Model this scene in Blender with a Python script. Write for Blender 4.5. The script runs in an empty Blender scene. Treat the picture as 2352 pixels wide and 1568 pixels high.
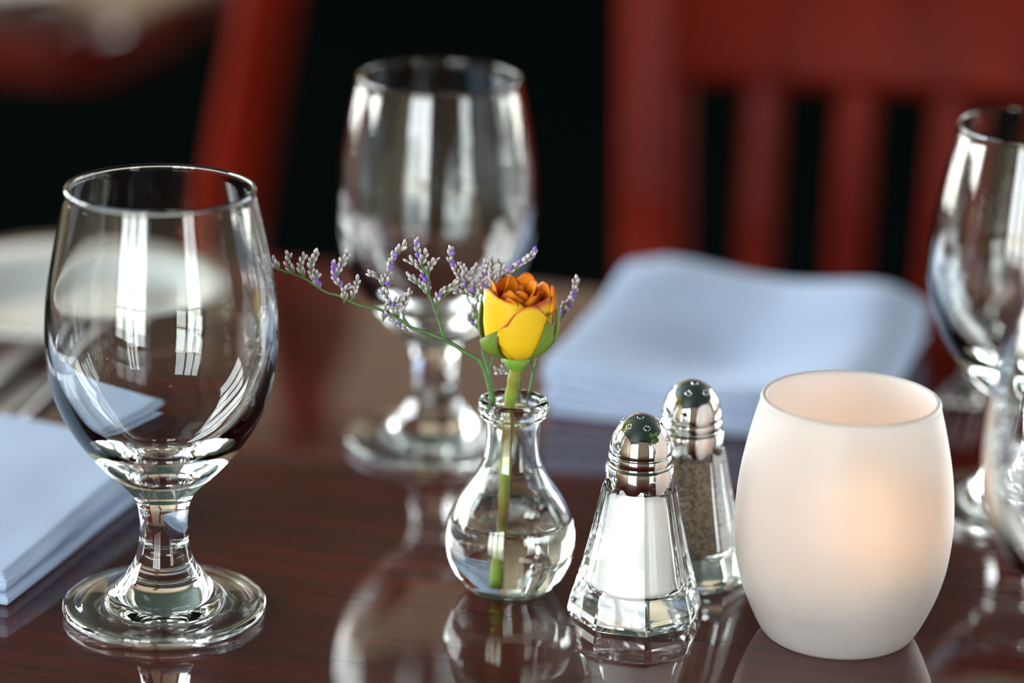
import bpy, bmesh, math, random
from mathutils import Vector, Matrix, noise
random.seed(7)
SC = bpy.context.scene
COL = SC.collection

# ------------------------------------------------------------------ camera
FPX = 7000.0                       # focal length in pixels of a 2352 px wide frame
PITCH, ROLL = math.radians(17.5), math.radians(1.5)
TZ = 0.75                          # table top height
CAM = Vector((0, 0, TZ + 0.45))
R0 = Vector((1, 0, 0)); U0 = Vector((0, math.sin(PITCH), math.cos(PITCH))); F = Vector((0, math.cos(PITCH), -math.sin(PITCH)))
RT = math.cos(ROLL) * R0 + math.sin(ROLL) * U0
UP = -math.sin(ROLL) * R0 + math.cos(ROLL) * U0
cam_data = bpy.data.cameras.new('camera')
cam = bpy.data.objects.new('camera', cam_data); COL.objects.link(cam)
cam_data.sensor_width = 36.0
cam_data.lens = FPX / 2352 * 36.0
cam_data.clip_start = 0.02
cam.matrix_world = Matrix.Translation(CAM) @ Matrix((RT, UP, -F)).transposed().to_4x4()
cam_data.dof.use_dof = True
cam_data.dof.focus_distance = 1.148
cam_data.dof.aperture_fstop = 2.8
cam_data.dof.aperture_blades = 0
SC.camera = cam

def ray(px, py):
    return F + RT * ((px - 1176) / FPX) - UP * ((py - 784) / FPX)
def gnd(px, py, t=0.0):            # pixel -> point at height t above the table top
    d = ray(px, py); return CAM + d * ((TZ + t - CAM.z) / d.z)
def at_y(px, py, y):               # pixel -> point in the vertical plane at depth y
    d = ray(px, py); return CAM + d * (y / d.y)

# ------------------------------------------------------------------ world, exposure
world = bpy.data.worlds.new('world'); SC.world = world
world.use_nodes = True
world.node_tree.nodes['Background'].inputs[0].default_value = (0.75, 0.86, 1.0, 1)
world.node_tree.nodes['Background'].inputs[1].default_value = 0.25
SC.view_settings.view_transform = 'Standard'
SC.view_settings.look = 'None'
SC.view_settings.gamma = 1.0
SC.view_settings.exposure = 0.0
SC.view_settings.use_curve_mapping = False
WINDOW_L = {'front': 15.0, 'left': 32.0, 'right': 8.0, 'left_far': 16.0, 'right_far': 13.0}   # radiance of the daylight in the window panes
SC.cycles.use_denoising = True
SC.cycles.max_bounces = 16
SC.cycles.transmission_bounces = 15
SC.cycles.glossy_bounces = 8
SC.cycles.diffuse_bounces = 4
SC.cycles.transparent_max_bounces = 8
SC.cycles.sample_clamp_indirect = 12.0
SC.cycles.blur_glossy = 0.3
SC.cycles.caustics_reflective = True
SC.cycles.caustics_refractive = True

# ------------------------------------------------------------------ materials
class NT:
    def __init__(s, name):
        s.m = bpy.data.materials.new(name); s.m.use_nodes = True
        s.t = s.m.node_tree; s.t.nodes.clear()
        s.out = s.n('ShaderNodeOutputMaterial')
    def n(s, ty, **kw):
        nd = s.t.nodes.new(ty)
        for k, v in kw.items():
            if k in nd.inputs: nd.inputs[k].default_value = v
            else: setattr(nd, k, v)
        return nd
    def l(s, a, b): s.t.links.new(a, b)
    def ramp(s, fac, stops):
        r = s.n('ShaderNodeValToRGB'); e = r.color_ramp.elements
        while len(e) < len(stops): e.new(0.5)
        for el, (p, c) in zip(e, stops): el.position = p; el.color = (*c, 1)
        s.l(fac, r.inputs[0]); return r.outputs[0]
    def noise(s, vec, scale, detail=4, rough=.55):
        nd = s.n('ShaderNodeTexNoise', Scale=scale, Detail=detail, Roughness=rough)
        if vec is not None: s.l(vec, nd.inputs['Vector'])
        return nd.outputs['Fac']
    def mapped(s, scale, rot=(0, 0, 0), coord='Object'):
        tc = s.n('ShaderNodeTexCoord'); mp = s.n('ShaderNodeMapping')
        mp.inputs['Scale'].default_value = scale; mp.inputs['Rotation'].default_value = rot
        s.l(tc.outputs[coord], mp.inputs['Vector']); return mp.outputs[0]
    def bump(s, h, strength, dist):
        b = s.n('ShaderNodeBump', Strength=strength, Distance=dist); s.l(h, b.inputs['Height']); return b.outputs[0]
    def done(s, sh): s.l(sh, s.out.inputs['Surface']); return s.m

def principled(name, col, rough=.5, metal=0, coat=0, coat_rough=.05, spec=.5, var=0, scale=60):
    t = NT(name); p = t.n('ShaderNodeBsdfPrincipled')
    p.inputs['Roughness'].default_value = rough; p.inputs['Metallic'].default_value = metal
    p.inputs['Coat Weight'].default_value = coat; p.inputs['Coat Roughness'].default_value = coat_rough
    p.inputs['Specular IOR Level'].default_value = spec
    if var:
        c = t.ramp(t.noise(t.mapped((1, 1, 1)), scale), [(.3, [x * (1 - var) for x in col]), (.7, [min(1, x * (1 + var)) for x in col])])
        t.l(c, p.inputs['Base Color'])
    else: p.inputs['Base Color'].default_value = (*col, 1)
    return t.done(p.outputs[0])

def glass(name, col=(.985, .995, .99), ior=1.52, rough=0.0):
    t = NT(name); g = t.n('ShaderNodeBsdfGlass', Roughness=rough, IOR=ior)
    g.inputs['Color'].default_value = (*col, 1)
    return t.done(g.outputs[0])

def wood(name, stops, scale, rough, coat, coat_rough, rot=0, bump=0.0, spec=.5):
    t = NT(name); p = t.n('ShaderNodeBsdfPrincipled', Roughness=rough); p.inputs['Specular IOR Level'].default_value = spec
    v = t.mapped(scale, (0, 0, rot))
    a = t.noise(v, 1.0, 8, .62)
    v2 = t.mapped(tuple(x * .22 for x in scale), (0, 0, rot))
    b = t.noise(v2, 1.0, 3, .5)
    mx = t.n('ShaderNodeMath', operation='MULTIPLY_ADD'); t.l(a, mx.inputs[0]); mx.inputs[1].default_value = .65
    m2 = t.n('ShaderNodeMath', operation='MULTIPLY'); t.l(b, m2.inputs[0]); m2.inputs[1].default_value = .35
    t.l(m2.outputs[0], mx.inputs[2])
    t.l(t.ramp(mx.outputs[0], stops), p.inputs['Base Color'])
    p.inputs['Coat Weight'].default_value = coat; p.inputs['Coat Roughness'].default_value = coat_rough
    if bump:
        bn = t.bump(t.noise(t.mapped((1, 1, 1)), 90, 2), bump, .001)
        t.l(bn, p.inputs['Coat Normal'])
    return t.done(p.outputs[0])

TABLE_ROT = math.radians(-14.5)     # the table's far direction points a little to the right
M = {}
M['glass'] = glass('clear_glass')
M['shaker_glass'] = glass('pressed_glass', (.985, .995, .99), 1.5)
M['vase_glass'] = glass('vase_glass', (.975, .99, .98), 1.5)
M['water'] = glass('water', (.985, .992, .98), 1.333)
M['table_wood'] = wood('polished_mahogany', [(.36, (.034, .004, .002)), (.5, (.060, .006, .003)), (.64, (.092, .008, .0035))], (5, 210, 5), .4, 1, .012, 0, .005, .05)
M['chair_wood'] = wood('red_mahogany', [(.3, (.065, .0030, .0006)), (.7, (.175, .0095, .0016))], (30, 30, 4), .5, .03, .15, 0, 0, .03)
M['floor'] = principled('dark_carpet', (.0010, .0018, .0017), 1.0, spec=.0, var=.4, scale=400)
M['wall'] = principled('beige_plaster', (.36, .28, .19), .85, var=.05, scale=3)
M['ceiling'] = principled('dark_green_ceiling', (.012, .03, .024), .8, var=.1, scale=3)
M['trim'] = principled('dark_trim', (.03, .02, .015), .4)
M['frame'] = principled('window_frame_paint', (.05, .045, .04), .45)
M['blind'] = principled('blind_slat', (.75, .75, .72), .5)
M['chrome'] = principled('chrome', (.80, .80, .80), .045, 1)
M['steel'] = principled('stainless_steel', (.74, .73, .72), .28, 1)
M['hole'] = principled('hole_black', (.01, .01, .01), .6)
M['china'] = principled('white_china', (.78, .80, .78), .12, coat=1, coat_rough=.03)
M['salt'] = principled('salt', (.97, .97, .97), .9, spec=.2, var=.02, scale=2500)
M['wax'] = principled('wax', (.86, .82, .72), .45)
M['wick'] = principled('wick', (.02, .015, .01), .9)
M['leaf_fleck'] = principled('parsley', (.04, .11, .015), .5, var=.5, scale=900)
M['metal_base'] = principled('black_iron', (.01, .01, .01), .4, 1)

def pepper_mat():
    t = NT('ground_pepper'); p = t.n('ShaderNodeBsdfPrincipled', Roughness=.85)
    v = t.n('ShaderNodeTexVoronoi', Scale=1600.0); t.l(t.mapped((1, 1, 1)), v.inputs['Vector'])
    sp = t.n('ShaderNodeSeparateColor'); t.l(v.outputs['Color'], sp.inputs[0])
    t.l(t.ramp(sp.outputs[0], [(.15, (.05, .03, .018)), (.55, (.20, .13, .075)), (.9, (.42, .31, .19))]), p.inputs['Base Color'])
    return t.done(p.outputs[0])
M['pepper'] = pepper_mat()

def linen():
    t = NT('blue_linen'); p = t.n('ShaderNodeBsdfPrincipled', Roughness=.9)
    p.inputs['Specular IOR Level'].default_value = .15
    p.inputs['Sheen Weight'].default_value = .25
    v = t.mapped((1, 1, 1))
    w1 = t.n('ShaderNodeTexWave', Scale=420.0, Distortion=.4); w1.bands_direction = 'X'; t.l(v, w1.inputs['Vector'])
    w2 = t.n('ShaderNodeTexWave', Scale=420.0, Distortion=.4); w2.bands_direction = 'Y'; t.l(v, w2.inputs['Vector'])
    ml = t.n('ShaderNodeMath', operation='MULTIPLY'); t.l(w1.outputs['Fac'], ml.inputs[0]); t.l(w2.outputs['Fac'], ml.inputs[1])
    t.l(t.ramp(ml.outputs[0], [(0, (.36, .48, .70)), (.8, (.56, .69, .90))]), p.inputs['Base Color'])
    t.l(t.bump(ml.outputs[0], .5, .0004), p.inputs['Normal'])
    return t.done(p.outputs[0])
M['linen'] = linen()

def frosted():
    t = NT('frosted_glass')
    d = t.n('ShaderNodeBsdfDiffuse'); d.inputs[0].default_value = (.86, .87, .87, 1)
    tr = t.n('ShaderNodeBsdfTranslucent'); tr.inputs[0].default_value = (.96, .96, .96, 1)
    gl = t.n('ShaderNodeBsdfGlass', Roughness=.75, IOR=1.45); gl.inputs[0].default_value = (.97, .97, .96, 1)
    m1 = t.n('ShaderNodeMixShader'); m1.inputs[0].default_value = .5
    t.l(d.outputs[0], m1.inputs[1]); t.l(tr.outputs[0], m1.inputs[2])
    mx = t.n('ShaderNodeMixShader'); mx.inputs[0].default_value = .28
    t.l(m1.outputs[0], mx.inputs[1]); t.l(gl.outputs[0], mx.inputs[2])
    g = t.n('ShaderNodeBsdfGlossy', Roughness=.45); g.inputs[0].default_value = (.9, .9, .9, 1)
    fr = t.n('ShaderNodeFresnel', IOR=1.4)
    m2 = t.n('ShaderNodeMixShader'); t.l(fr.outputs[0], m2.inputs[0]); t.l(mx.outputs[0], m2.inputs[1]); t.l(g.outputs[0], m2.inputs[2])
    return t.done(m2.outputs[0])
M['frosted'] = frosted()

def attr_mat(name, stops, rough=.55, trans=.0, attr='tone', sheen=0):
    """colour from a per-vertex pigment value"""
    t = NT(name); p = t.n('ShaderNodeBsdfPrincipled', Roughness=rough)
    p.inputs['Specular IOR Level'].default_value = .3
    a = t.n('ShaderNodeAttribute'); a.attribute_name = attr
    nz = t.noise(t.mapped((1, 1, 1)), 260, 4)
    ad = t.n('ShaderNodeMath', operation='MULTIPLY_ADD'); t.l(nz, ad.inputs[0]); ad.inputs[1].default_value = .14
    sb = t.n('ShaderNodeMath', operation='SUBTRACT'); t.l(a.outputs['Fac'], sb.inputs[0]); sb.inputs[1].default_value = .07
    t.l(sb.outputs[0], ad.inputs[2])
    c = t.ramp(ad.outputs[0], stops); t.l(c, p.inputs['Base Color'])
    if trans:
        tr = t.n('ShaderNodeBsdfTranslucent'); t.l(c, tr.inputs[0])
        mx = t.n('ShaderNodeMixShader'); mx.inputs[0].default_value = trans
        t.l(p.outputs[0], mx.inputs[1]); t.l(tr.outputs[0], mx.inputs[2]); return t.done(mx.outputs[0])
    return t.done(p.outputs[0])
M['petal_outer'] = attr_mat('petal_outer', [(0, (.62, .42, .02)), (.12, (.95, .64, .012)), (.6, (.98, .68, .025)), (.82, (.90, .34, .03)), (1, (.62, .10, .035))], .5, .25)
M['petal_inner'] = attr_mat('petal_inner', [(0, (.85, .27, .006)), (.6, (.95, .37, .008)), (.85, (.92, .33, .010)), (1, (.74, .18, .02))], .5, .3)
M['sepal'] = attr_mat('sepal', [(0, (.24, .38, .03)), (.35, (.17, .28, .03)), (.6, (.15, .20, .035)), (1, (.20, .17, .05))], .6, .15)
M['rose_stem'] = attr_mat('rose_stem', [(0, (.16, .06, .02)), (.45, (.20, .18, .022)), (.8, (.22, .24, .028)), (1, (.16, .36, .04))], .5)
M['statice_stem'] = principled('statice_stem', (.075, .17, .045), .6, var=.3, scale=300)
M['floret'] = attr_mat('floret', [(0, (.10, .20, .05)), (.3, (.20, .27, .11)), (.48, (.34, .28, .38)), (.72, (.62, .57, .58)), (1, (.86, .82, .74))], .7, .1)
M['floret_purple'] = attr_mat('floret_purple', [(0, (.10, .2, .05)), (.3, (.3, .25, .35)), (.55, (.22, .10, .55)), (1, (.36, .2, .72))], .7, .1)

def emit(name, col, s):
    t = NT(name); e = t.n('ShaderNodeEmission', Strength=s); e.inputs[0].default_value = (*col, 1); return t.done(e.outputs[0])
def window_view(name, strength):
    """bright overcast day seen through the panes: sky, bare trees, pale ground"""
    t = NT(name); e = t.n('ShaderNodeEmission', Strength=strength)
    tc = t.n('ShaderNodeTexCoord'); sp = t.n('ShaderNodeSeparateXYZ'); t.l(tc.outputs['Object'], sp.inputs[0])
    nz = t.noise(t.mapped((2.2, 2.2, 1.1)), 1.6, 6, .65)
    ad = t.n('ShaderNodeMath', operation='MULTIPLY_ADD'); t.l(nz, ad.inputs[0]); ad.inputs[1].default_value = 1.7; t.l(sp.outputs['Z'], ad.inputs[2])
    c = t.ramp(ad.outputs[0], [(0.0, (.75, .80, .84)), (.40, (.78, .82, .82)), (.45, (.80, .78, .66)), (.6, (.95, .94, .88)), (.7, (.90, .96, 1.0))])
    mp = t.n('ShaderNodeMapRange'); mp.inputs['From Min'].default_value = .0; mp.inputs['From Max'].default_value = 3.2
    t.l(ad.outputs[0], mp.inputs['Value'])
    r = c.node; t.t.links.remove(r.inputs[0].links[0]); t.l(mp.outputs[0], r.inputs[0])
    t.l(c, e.inputs[0]); return t.done(e.outputs[0])

# ------------------------------------------------------------------ mesh helpers
def link(name, me, mat, parent=None, smooth=True, loc=None):
    o = bpy.data.objects.new(name, me); COL.objects.link(o)
    if mat is not None and not me.materials: me.materials.append(mat)
    if smooth:
        for p in me.polygons: p.use_smooth = True
    if parent is not None: o.parent = parent
    if loc is not None: o.location = loc
    return o
def from_bm(name, bm, recalc=True):
    if recalc: bmesh.ops.recalc_face_normals(bm, faces=bm.faces[:])
    me = bpy.data.meshes.new(name); bm.to_mesh(me); bm.free(); return me
def tag(o, label, cat, group=None):
    o['label'] = label; o['category'] = cat
    if group: o['group'] = group
    return o
def thing(name, label, cat, loc=(0, 0, 0), rz=0.0, group=None):
    o = bpy.data.objects.new(name, None); COL.objects.link(o); o.empty_display_size = .02
    o.location = loc; o.rotation_euler = (0, 0, rz)
    return tag(o, label, cat, group)
def struct(o): o['kind'] = 'structure'; return o
def copy_tree(o, parent=None):
    c = o.copy(); COL.objects.link(c); c.parent = parent
    for ch in o.children: copy_tree(ch, c)
    return c

def catmull(pts, n):
    out = []
    P = [Vector(p) for p in pts]
    P = [P[0] * 2 - P[1]] + P + [P[-1] * 2 - P[-2]]
    for i in range(1, len(P) - 2):
        for k in range(n):
            t = k / n; a, b, c, d = P[i - 1], P[i], P[i + 1], P[i + 2]
            out.append(.5 * ((2 * b) + (c - a) * t + (2 * a - 5 * b + 4 * c - d) * t * t + (3 * b - a - 3 * c + d) * t ** 3))
    out.append(P[-2].copy()); return out

def lathe_me(name, prof, seg=96, closed=False, sides=None):
    """revolve (r, z) points; r = 0 ends become poles; closed joins last ring to the first"""
    bm = bmesh.new(); rings = []
    for r, z in prof:
        if r < 1e-7: rings.append([bm.verts.new((0, 0, z))])
        else: rings.append([bm.verts.new((r * math.cos(2 * math.pi * i / seg), r * math.sin(2 * math.pi * i / seg), z)) for i in range(seg)])
    prs = list(zip(rings[:-1], rings[1:])) + ([(rings[-1], rings[0])] if closed else [])
    for a, b in prs:
        for i in range(seg):
            j = (i + 1) % seg
            if len(a) == 1 and len(b) == 1: continue
            if len(a) == 1: bm.faces.new((a[0], b[i], b[j]))
            elif len(b) == 1: bm.faces.new((a[i], a[j], b[0]))
            else: bm.faces.new((a[i], a[j], b[j], b[i]))
    return from_bm(name, bm)
def smooth_prof(pts, n=6):
    return [(max(0, p.x), p.y) for p in catmull([(r, z, 0) for r, z in pts], n)]

def tube_me(name, pts, rad, seg=10, bm=None, tone=None):
    own = bm is None
    if own: bm = bmesh.new()
    n = len(pts); rads = rad if isinstance(rad, (list, tuple)) else [rad] * n
    lay = bm.verts.layers.float.get('tone') if tone is not None else None
    prev = None; rings = []
    nrm = Vector((1, 0, 0))
    for i, p in enumerate(pts):
        d = (pts[min(i + 1, n - 1)] - pts[max(i - 1, 0)]).normalized()
        nrm = (nrm - d * nrm.dot(d))
        if nrm.length < 1e-4: nrm = d.orthogonal()
        nrm.normalize(); b = d.cross(nrm)
        ring = []
        for k in range(seg):
            a = 2 * math.pi * k / seg
            v = bm.verts.new(p + (nrm * math.cos(a) + b * math.sin(a)) * rads[i])
            if lay is not None: v[lay] = tone[i]
            ring.append(v)
        rings.append(ring)
    for a, b in zip(rings[:-1], rings[1:]):
        for k in range(seg): bm.faces.new((a[k], a[(k + 1) % seg], b[(k + 1) % seg], b[k]))
    bm.faces.new(rings[0][::-1]); bm.faces.new(rings[-1])
    if own: return from_bm(name, bm)

def add_box(bm, lo, hi):
    x0, y0, z0 = lo; x1, y1, z1 = hi
    v = [bm.verts.new(p) for p in ((x0, y0, z0), (x1, y0, z0), (x1, y1, z0), (x0, y1, z0), (x0, y0, z1), (x1, y0, z1), (x1, y1, z1), (x0, y1, z1))]
    for f in ((0, 3, 2, 1), (4, 5, 6, 7), (0, 1, 5, 4), (1, 2, 6, 5), (2, 3, 7, 6), (3, 0, 4, 7)): bm.faces.new([v[i] for i in f])
def box_me(name, lo, hi, bev=0.0, seg=2):
    bm = bmesh.new(); add_box(bm, lo, hi)
    if bev: bmesh.ops.bevel(bm, geom=bm.edges[:], offset=bev, segments=seg, affect='EDGES', profile=.5)
    return from_bm(name, bm)
def bar_me(name, p0, p1, w, d, bev=.003, side=Vector((1, 0, 0)), curve=None):
    """rectangular bar through the points p0..p1 (or the points of curve)"""
    pts = curve or [Vector(p0), Vector(p1)]
    bm = bmesh.new(); rings = []
    for i, p in enumerate(pts):
        t = (pts[min(i + 1, len(pts) - 1)] - pts[max(i - 1, 0)]).normalized()
        s = (side - t * side.dot(t)).normalized(); f = t.cross(s)
        c = min(bev, w * .45, d * .45); hw, hd = w / 2, d / 2
        ring = []
        for (a, b) in ((hw - c, hd), (hw, hd - c), (hw, -hd + c), (hw - c, -hd), (-hw + c, -hd), (-hw, -hd + c), (-hw, hd - c), (-hw + c, hd)):
            ring.append(bm.verts.new(p + s * a + f * b))
        rings.append(ring)
    for a, b in zip(rings[:-1], rings[1:]):
        for k in range(8): bm.faces.new((a[k], a[(k + 1) % 8], b[(k + 1) % 8], b[k]))
    bm.faces.new(rings[0][::-1]); bm.faces.new(rings[-1])
    return from_bm(name, bm)

# ------------------------------------------------------------------ the room
X0, X1, Y0, Y1, ZC = -3.0, 3.7, -2.3, 6.7, 2.65
TH = .15
def wall_mesh(name, horiz, const, a0, a1, openings, sgn):
    """wall along x (horiz) or y at the given constant, with rectangular openings (b0, b1, z0, z1); sgn: outward"""
    bm = bmesh.new(); cuts = sorted(openings); spans = []; cur = a0
    for b0, b1, z0, z1 in cuts:
        spans.append((cur, b0, 0, ZC)); spans.append((b0, b1, 0, z0)); spans.append((b0, b1, z1, ZC)); cur = b1
    spans.append((cur, a1, 0, ZC))
    c0, c1 = sorted((const, const + sgn * TH))
    for b0, b1, z0, z1 in spans:
        if z1 - z0 < 1e-4: continue
        if horiz: add_box(bm, (b0, c0, z0), (b1, c1, z1))
        else: add_box(bm, (c0, b0, z0), (c1, b1, z1))
    return struct(link(name, from_bm(name, bm), M['wall'], smooth=False))
win_front = [(-2.85, -.62, .12, 2.3), (2.1, 3.4, .12, 2.1)]
win_left = [(1.15, 3.05, .95, 2.5), (3.25, 6.2, .55, 2.6)]
win_right = [(1.6, 3.05, .95, 2.4), (3.25, 6.2, .55, 2.6)]
wall_mesh('wall_front', True, Y0, X0 - TH, X1 + TH, win_front, -1)
wall_mesh('wall_back', True, Y1, X0 - TH, X1 + TH, [], 1)
wall_mesh('wall_left', False, X0, Y0, Y1, win_left, -1)
wall_mesh('wall_right', False, X1, Y0, Y1, win_right, 1)
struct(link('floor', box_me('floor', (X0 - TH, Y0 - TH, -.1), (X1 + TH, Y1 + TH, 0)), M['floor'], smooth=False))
struct(link('ceiling', box_me('ceiling', (X0 - TH, Y0 - TH, ZC), (X1 + TH, Y1 + TH, ZC + .1)), M['ceiling'], smooth=False))
struct(link('baseboard_back', box_me('baseboard', (X0, Y1 - .018, 0), (X1, Y1, .14), .003), M['trim'], smooth=False))
struct(link('baseboard_right', box_me('baseboard', (X1 - .018, Y0, 0), (X1, Y1 - .018, .14), .003), M['trim'], smooth=False))

def window(name, horiz, const, b0, b1, z0, z1, ncol, rails, sgn, strength, blind=None):
    """frame, mullions, panes (each its own part), optional half-lowered venetian blind"""
    root = bpy.data.objects.new(name, None); COL.objects.link(root); struct(root)
    root.location = (b0, const, 0) if horiz else (const, b0, 0)
    if not horiz: root.rotation_euler = (0, 0, math.pi / 2)
    W = b1 - b0; s = sgn if horiz else -sgn        # outward direction in local y
    ya, yb = sorted((s * .03, s * .10))
    fw = .06
    bm = bmesh.new()
    for lo, hi in (((0, ya, z0), (fw, yb, z1)), ((W - fw, ya, z0), (W, yb, z1)), ((fw, ya, z0), (W - fw, yb, z0 + fw)), ((fw, ya, z1 - fw), (W - fw, yb, z1))): add_box(bm, lo, hi)
    link('window_frame', from_bm('window_frame', bm), M['frame'], root, False)
    cw = (W - 2 * fw) / ncol
    xs = [fw + cw * i for i in range(ncol + 1)]
    for x in xs[1:-1]: link('mullion', box_me('mullion', (x - .06, ya, z0 + fw), (x + .06, yb, z1 - fw)), M['frame'], root, False)
    for z in rails: link('glazing_bar', box_me('glazing_bar', (fw, ya + .01, z - .02), (W - fw, yb - .01, z + .02)), M['frame'], root, False)
    mat = window_view('daylight_' + name, strength)
    ym = s * .085
    for i in range(ncol):
        bm = bmesh.new()
        v = [bm.verts.new(p) for p in ((xs[i], ym, z0 + fw), (xs[i + 1], ym, z0 + fw), (xs[i + 1], ym, z1 - fw), (xs[i], ym, z1 - fw))]
        bm.faces.new(v); link('pane', from_bm('pane', bm, False), mat, root, False)
    if blind:
        sl = box_me('blind_slat', (fw + .01, -.012, -.0012), (W - fw - .01, .012, .0012))
        sl.materials.append(M['blind'])
        z = z1 - fw - .03
        while z > blind:
            o = link('blind_slat', sl, None, root, False, (0, -s * .0 + s * .012, z)); o.rotation_euler = (math.radians(28) * s, 0, 0); z -= .034
window('window_1', True, Y0, *win_front[0], 3, [.95], -1, WINDOW_L['front'])
window('window_2', True, Y0, *win_front[1], 3, [.5, .95], -1, WINDOW_L['front'], 1.35)
window('window_4', False, X1, *win_right[0], 2, [], 1, WINDOW_L['right'])
window('window_5', False, X0, *win_left[1], 3, [], -1, WINDOW_L['left_far'])
window('window_6', False, X1, *win_right[1], 3, [], 1, WINDOW_L['right_far'])
window('window_3', False, X0, *win_left[0], 3, [], -1, WINDOW_L['left'])

# ------------------------------------------------------------------ tables
UX = Vector((math.cos(TABLE_ROT), math.sin(TABLE_ROT), 0))      # along the far edge, to the right
WX = Vector((-math.sin(TABLE_ROT), math.cos(TABLE_ROT), 0))     # away from the camera
def rounded_slab(name, w, d, t, rc, bev):
    bm = bmesh.new(); pts = []
    for cx, cy, a0 in ((w - rc, -rc, 0), (rc, -rc, 90), (rc, -d + rc, 180), (w - rc, -d + rc, 270)):
        for k in range(9):
            a = math.radians(a0 + k * 90 / 8); pts.append((cx + rc * math.cos(a), cy + rc * math.sin(a)))
    vs = [bm.verts.new((x, y, -t)) for x, y in pts]
    f = bm.faces.new(vs); r = bmesh.ops.extrude_face_region(bm, geom=[f])
    bmesh.ops.translate(bm, verts=[v for v in r['geom'] if isinstance(v, bmesh.types.BMVert)], vec=(0, 0, t))
    bmesh.ops.recalc_face_normals(bm, faces=bm.faces[:])
    es = [e for e in bm.edges if len(e.link_faces) == 2 and abs(abs(e.link_faces[0].normal.z) - abs(e.link_faces[1].normal.z)) > .5]
    bmesh.ops.bevel(bm, geom=es, offset=bev, segments=3, affect='EDGES', profile=.5)
    return from_bm(name, bm)
def table(label, corner, w, d, rz):
    """origin at the far-left corner on the floor"""
    t = thing('dining_table', label, 'table', (corner.x, corner.y, 0), rz)
    top = link('table_top', rounded_slab('table_top', w, d, .042, .045, .007), M['table_wood'], t, False, (0, 0, TZ))
    link('column', lathe_me('column', [(0, .03), (.055, .03), (.04, .1), (.038, .6), (.06, .69), (.06, .7075), (0, .7075)], 40), M['metal_base'], t, True, (w / 2, -d / 2, 0))
    link('foot', lathe_me('foot', [(0, 0), (.27, 0), (.27, .012), (.06, .04), (0, .04)], 48), M['metal_base'], t, True, (w / 2, -d / 2, 0))
    return t
corner = gnd(20, 524)
table('polished dark mahogany dining table under the glasses, rose vase and napkins', corner, .92, .90, TABLE_ROT)
t2c = gnd(225, 78)
t2 = table('dark red dining table with only a white plate, behind the pulled-out chair', Vector((t2c.x, t2c.y, 0)) - UX * .80 + WX * .80, .80, .80, TABLE_ROT)

# ------------------------------------------------------------------ chairs
def chair(label, loc, rz):
    """origin on the floor midway between the rear posts; faces local -y"""
    c = thing('dining_chair', label, 'chair', loc, rz, )
    W = M['chair_wood']
    def post_pts(sx, off=0):
        return [Vector((sx * .190, .03 + off, 0)), Vector((sx * .190, .0 + off, .25)), Vector((sx * .190, .0 + off, .45)), Vector((sx * .198, .022 + off, .62)), Vector((sx * .210, .052 + off, .80)), Vector((sx * .222, .085 + off, .97))]
    for sx in (-1, 1):
        link('rear_post', bar_me('rear_post', None, None, .040, .034, .007, curve=catmull(post_pts(sx), 4)), W, c, False)
    # top rail, gently bowed to the rear
    def rail(name, z, y, half, h, t, bow):
        pts = [Vector((half * k / 8, y + bow * (1 - (k / 8) ** 2), z)) for k in range(-8, 9)]
        return link(name, bar_me(name, None, None, h, t, .006, side=Vector((0, .26, 1)), curve=pts), W, c, False)
    rail('top_rail', .878, .066, .208, .172, .022, .018)
    rail('lower_back_rail', .545, .012, .186, .05, .022, .004)
    for k in (-2.5, -1.5, -.5, .5, 1.5, 2.5):
        x = k * .0575; b = .016 * (1 - (k / 4) ** 2)
        pts = catmull([Vector((x * .93, .012 + b * .2, .555)), Vector((x * .97, .030 + b * .7, .69)), Vector((x, .055 + b, .825))], 4)
        link('slat', bar_me('slat', None, None, .023, .013, .004, curve=pts), W, c, False)
    seat = link('seat', box_me('seat', (-.215, -.415, .435), (.215, -.020, .47), .015, 3), M['chair_wood'], c, False)
    for sx in (-1, 1):
        link('front_leg', bar_me('front_leg', (sx * .19, -.385, 0), (sx * .19, -.385, .436), .038, .038, .005), W, c, False)
        link('side_stretcher', bar_me('side_stretcher', (sx * .19, -.37, .2), (sx * .19, -.012, .2), .018, .028, .004), W, c, False)
        link('side_apron', bar_me('side_apron', (sx * .19, -.37, .408), (sx * .19, -.014, .408), .02, .055, .003), W, c, False)
    link('front_apron', bar_me('front_apron', (-.175, -.385, .408), (.175, -.385, .408), .02, .055, .003, side=Vector((0, 1, 0))), W, c, False)
    return c
# right chair: its left post rises behind the table edge at pixel x ~1480
P = at_y(1492, 420, 1.78); pc = Vector((P.x, P.y, 0)) + UX * .20
chair('red mahogany slat-back chair tucked behind the folded blue napkin at the far table side', (pc.x, pc.y, 0), TABLE_ROT)
# left chair: turned sideways, near post at pixel x ~590
P = at_y(590, 300, 1.93); ang = math.radians(-88)
back = Vector((math.cos(ang), math.sin(ang), 0))        # local +x
pc = Vector((P.x, P.y, 0)) - back * .207 - Vector((-back.y, back.x, 0)) * .05
chair('red mahogany chair turned sideways between the two tables', (pc.x, pc.y, 0), ang)

# plate on the second table
def plate(label, loc, R, name='dinner_plate'):
    k = R / .085
    out = [(0, .0035), (.036, .0035), (.038, .0), (.042, .0), (.044, .0035), (.056, .006), (.070, .0115), (.0845, .0165)]
    ins = [(.085, .0172), (.0845, .0180), (.070, .0142), (.056, .0090), (.046, .0062), (.030, .0056), (0, .0055)]
    me = lathe_me(name, [(r * k, z * k ** .5) for r, z in out + ins], 96)
    return tag(link(name, me, M['china'], None, True, loc), label, 'plate')
p2 = gnd(20, 12); plate('white plate at the near edge of the empty background table', (p2.x - .05, p2.y + .06, TZ), .115)
p1 = gnd(185, 700, .008); plate('round white bread plate near the table corner, behind the front goblet', (p1.x, p1.y, TZ), .083, 'bread_plate')

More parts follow.
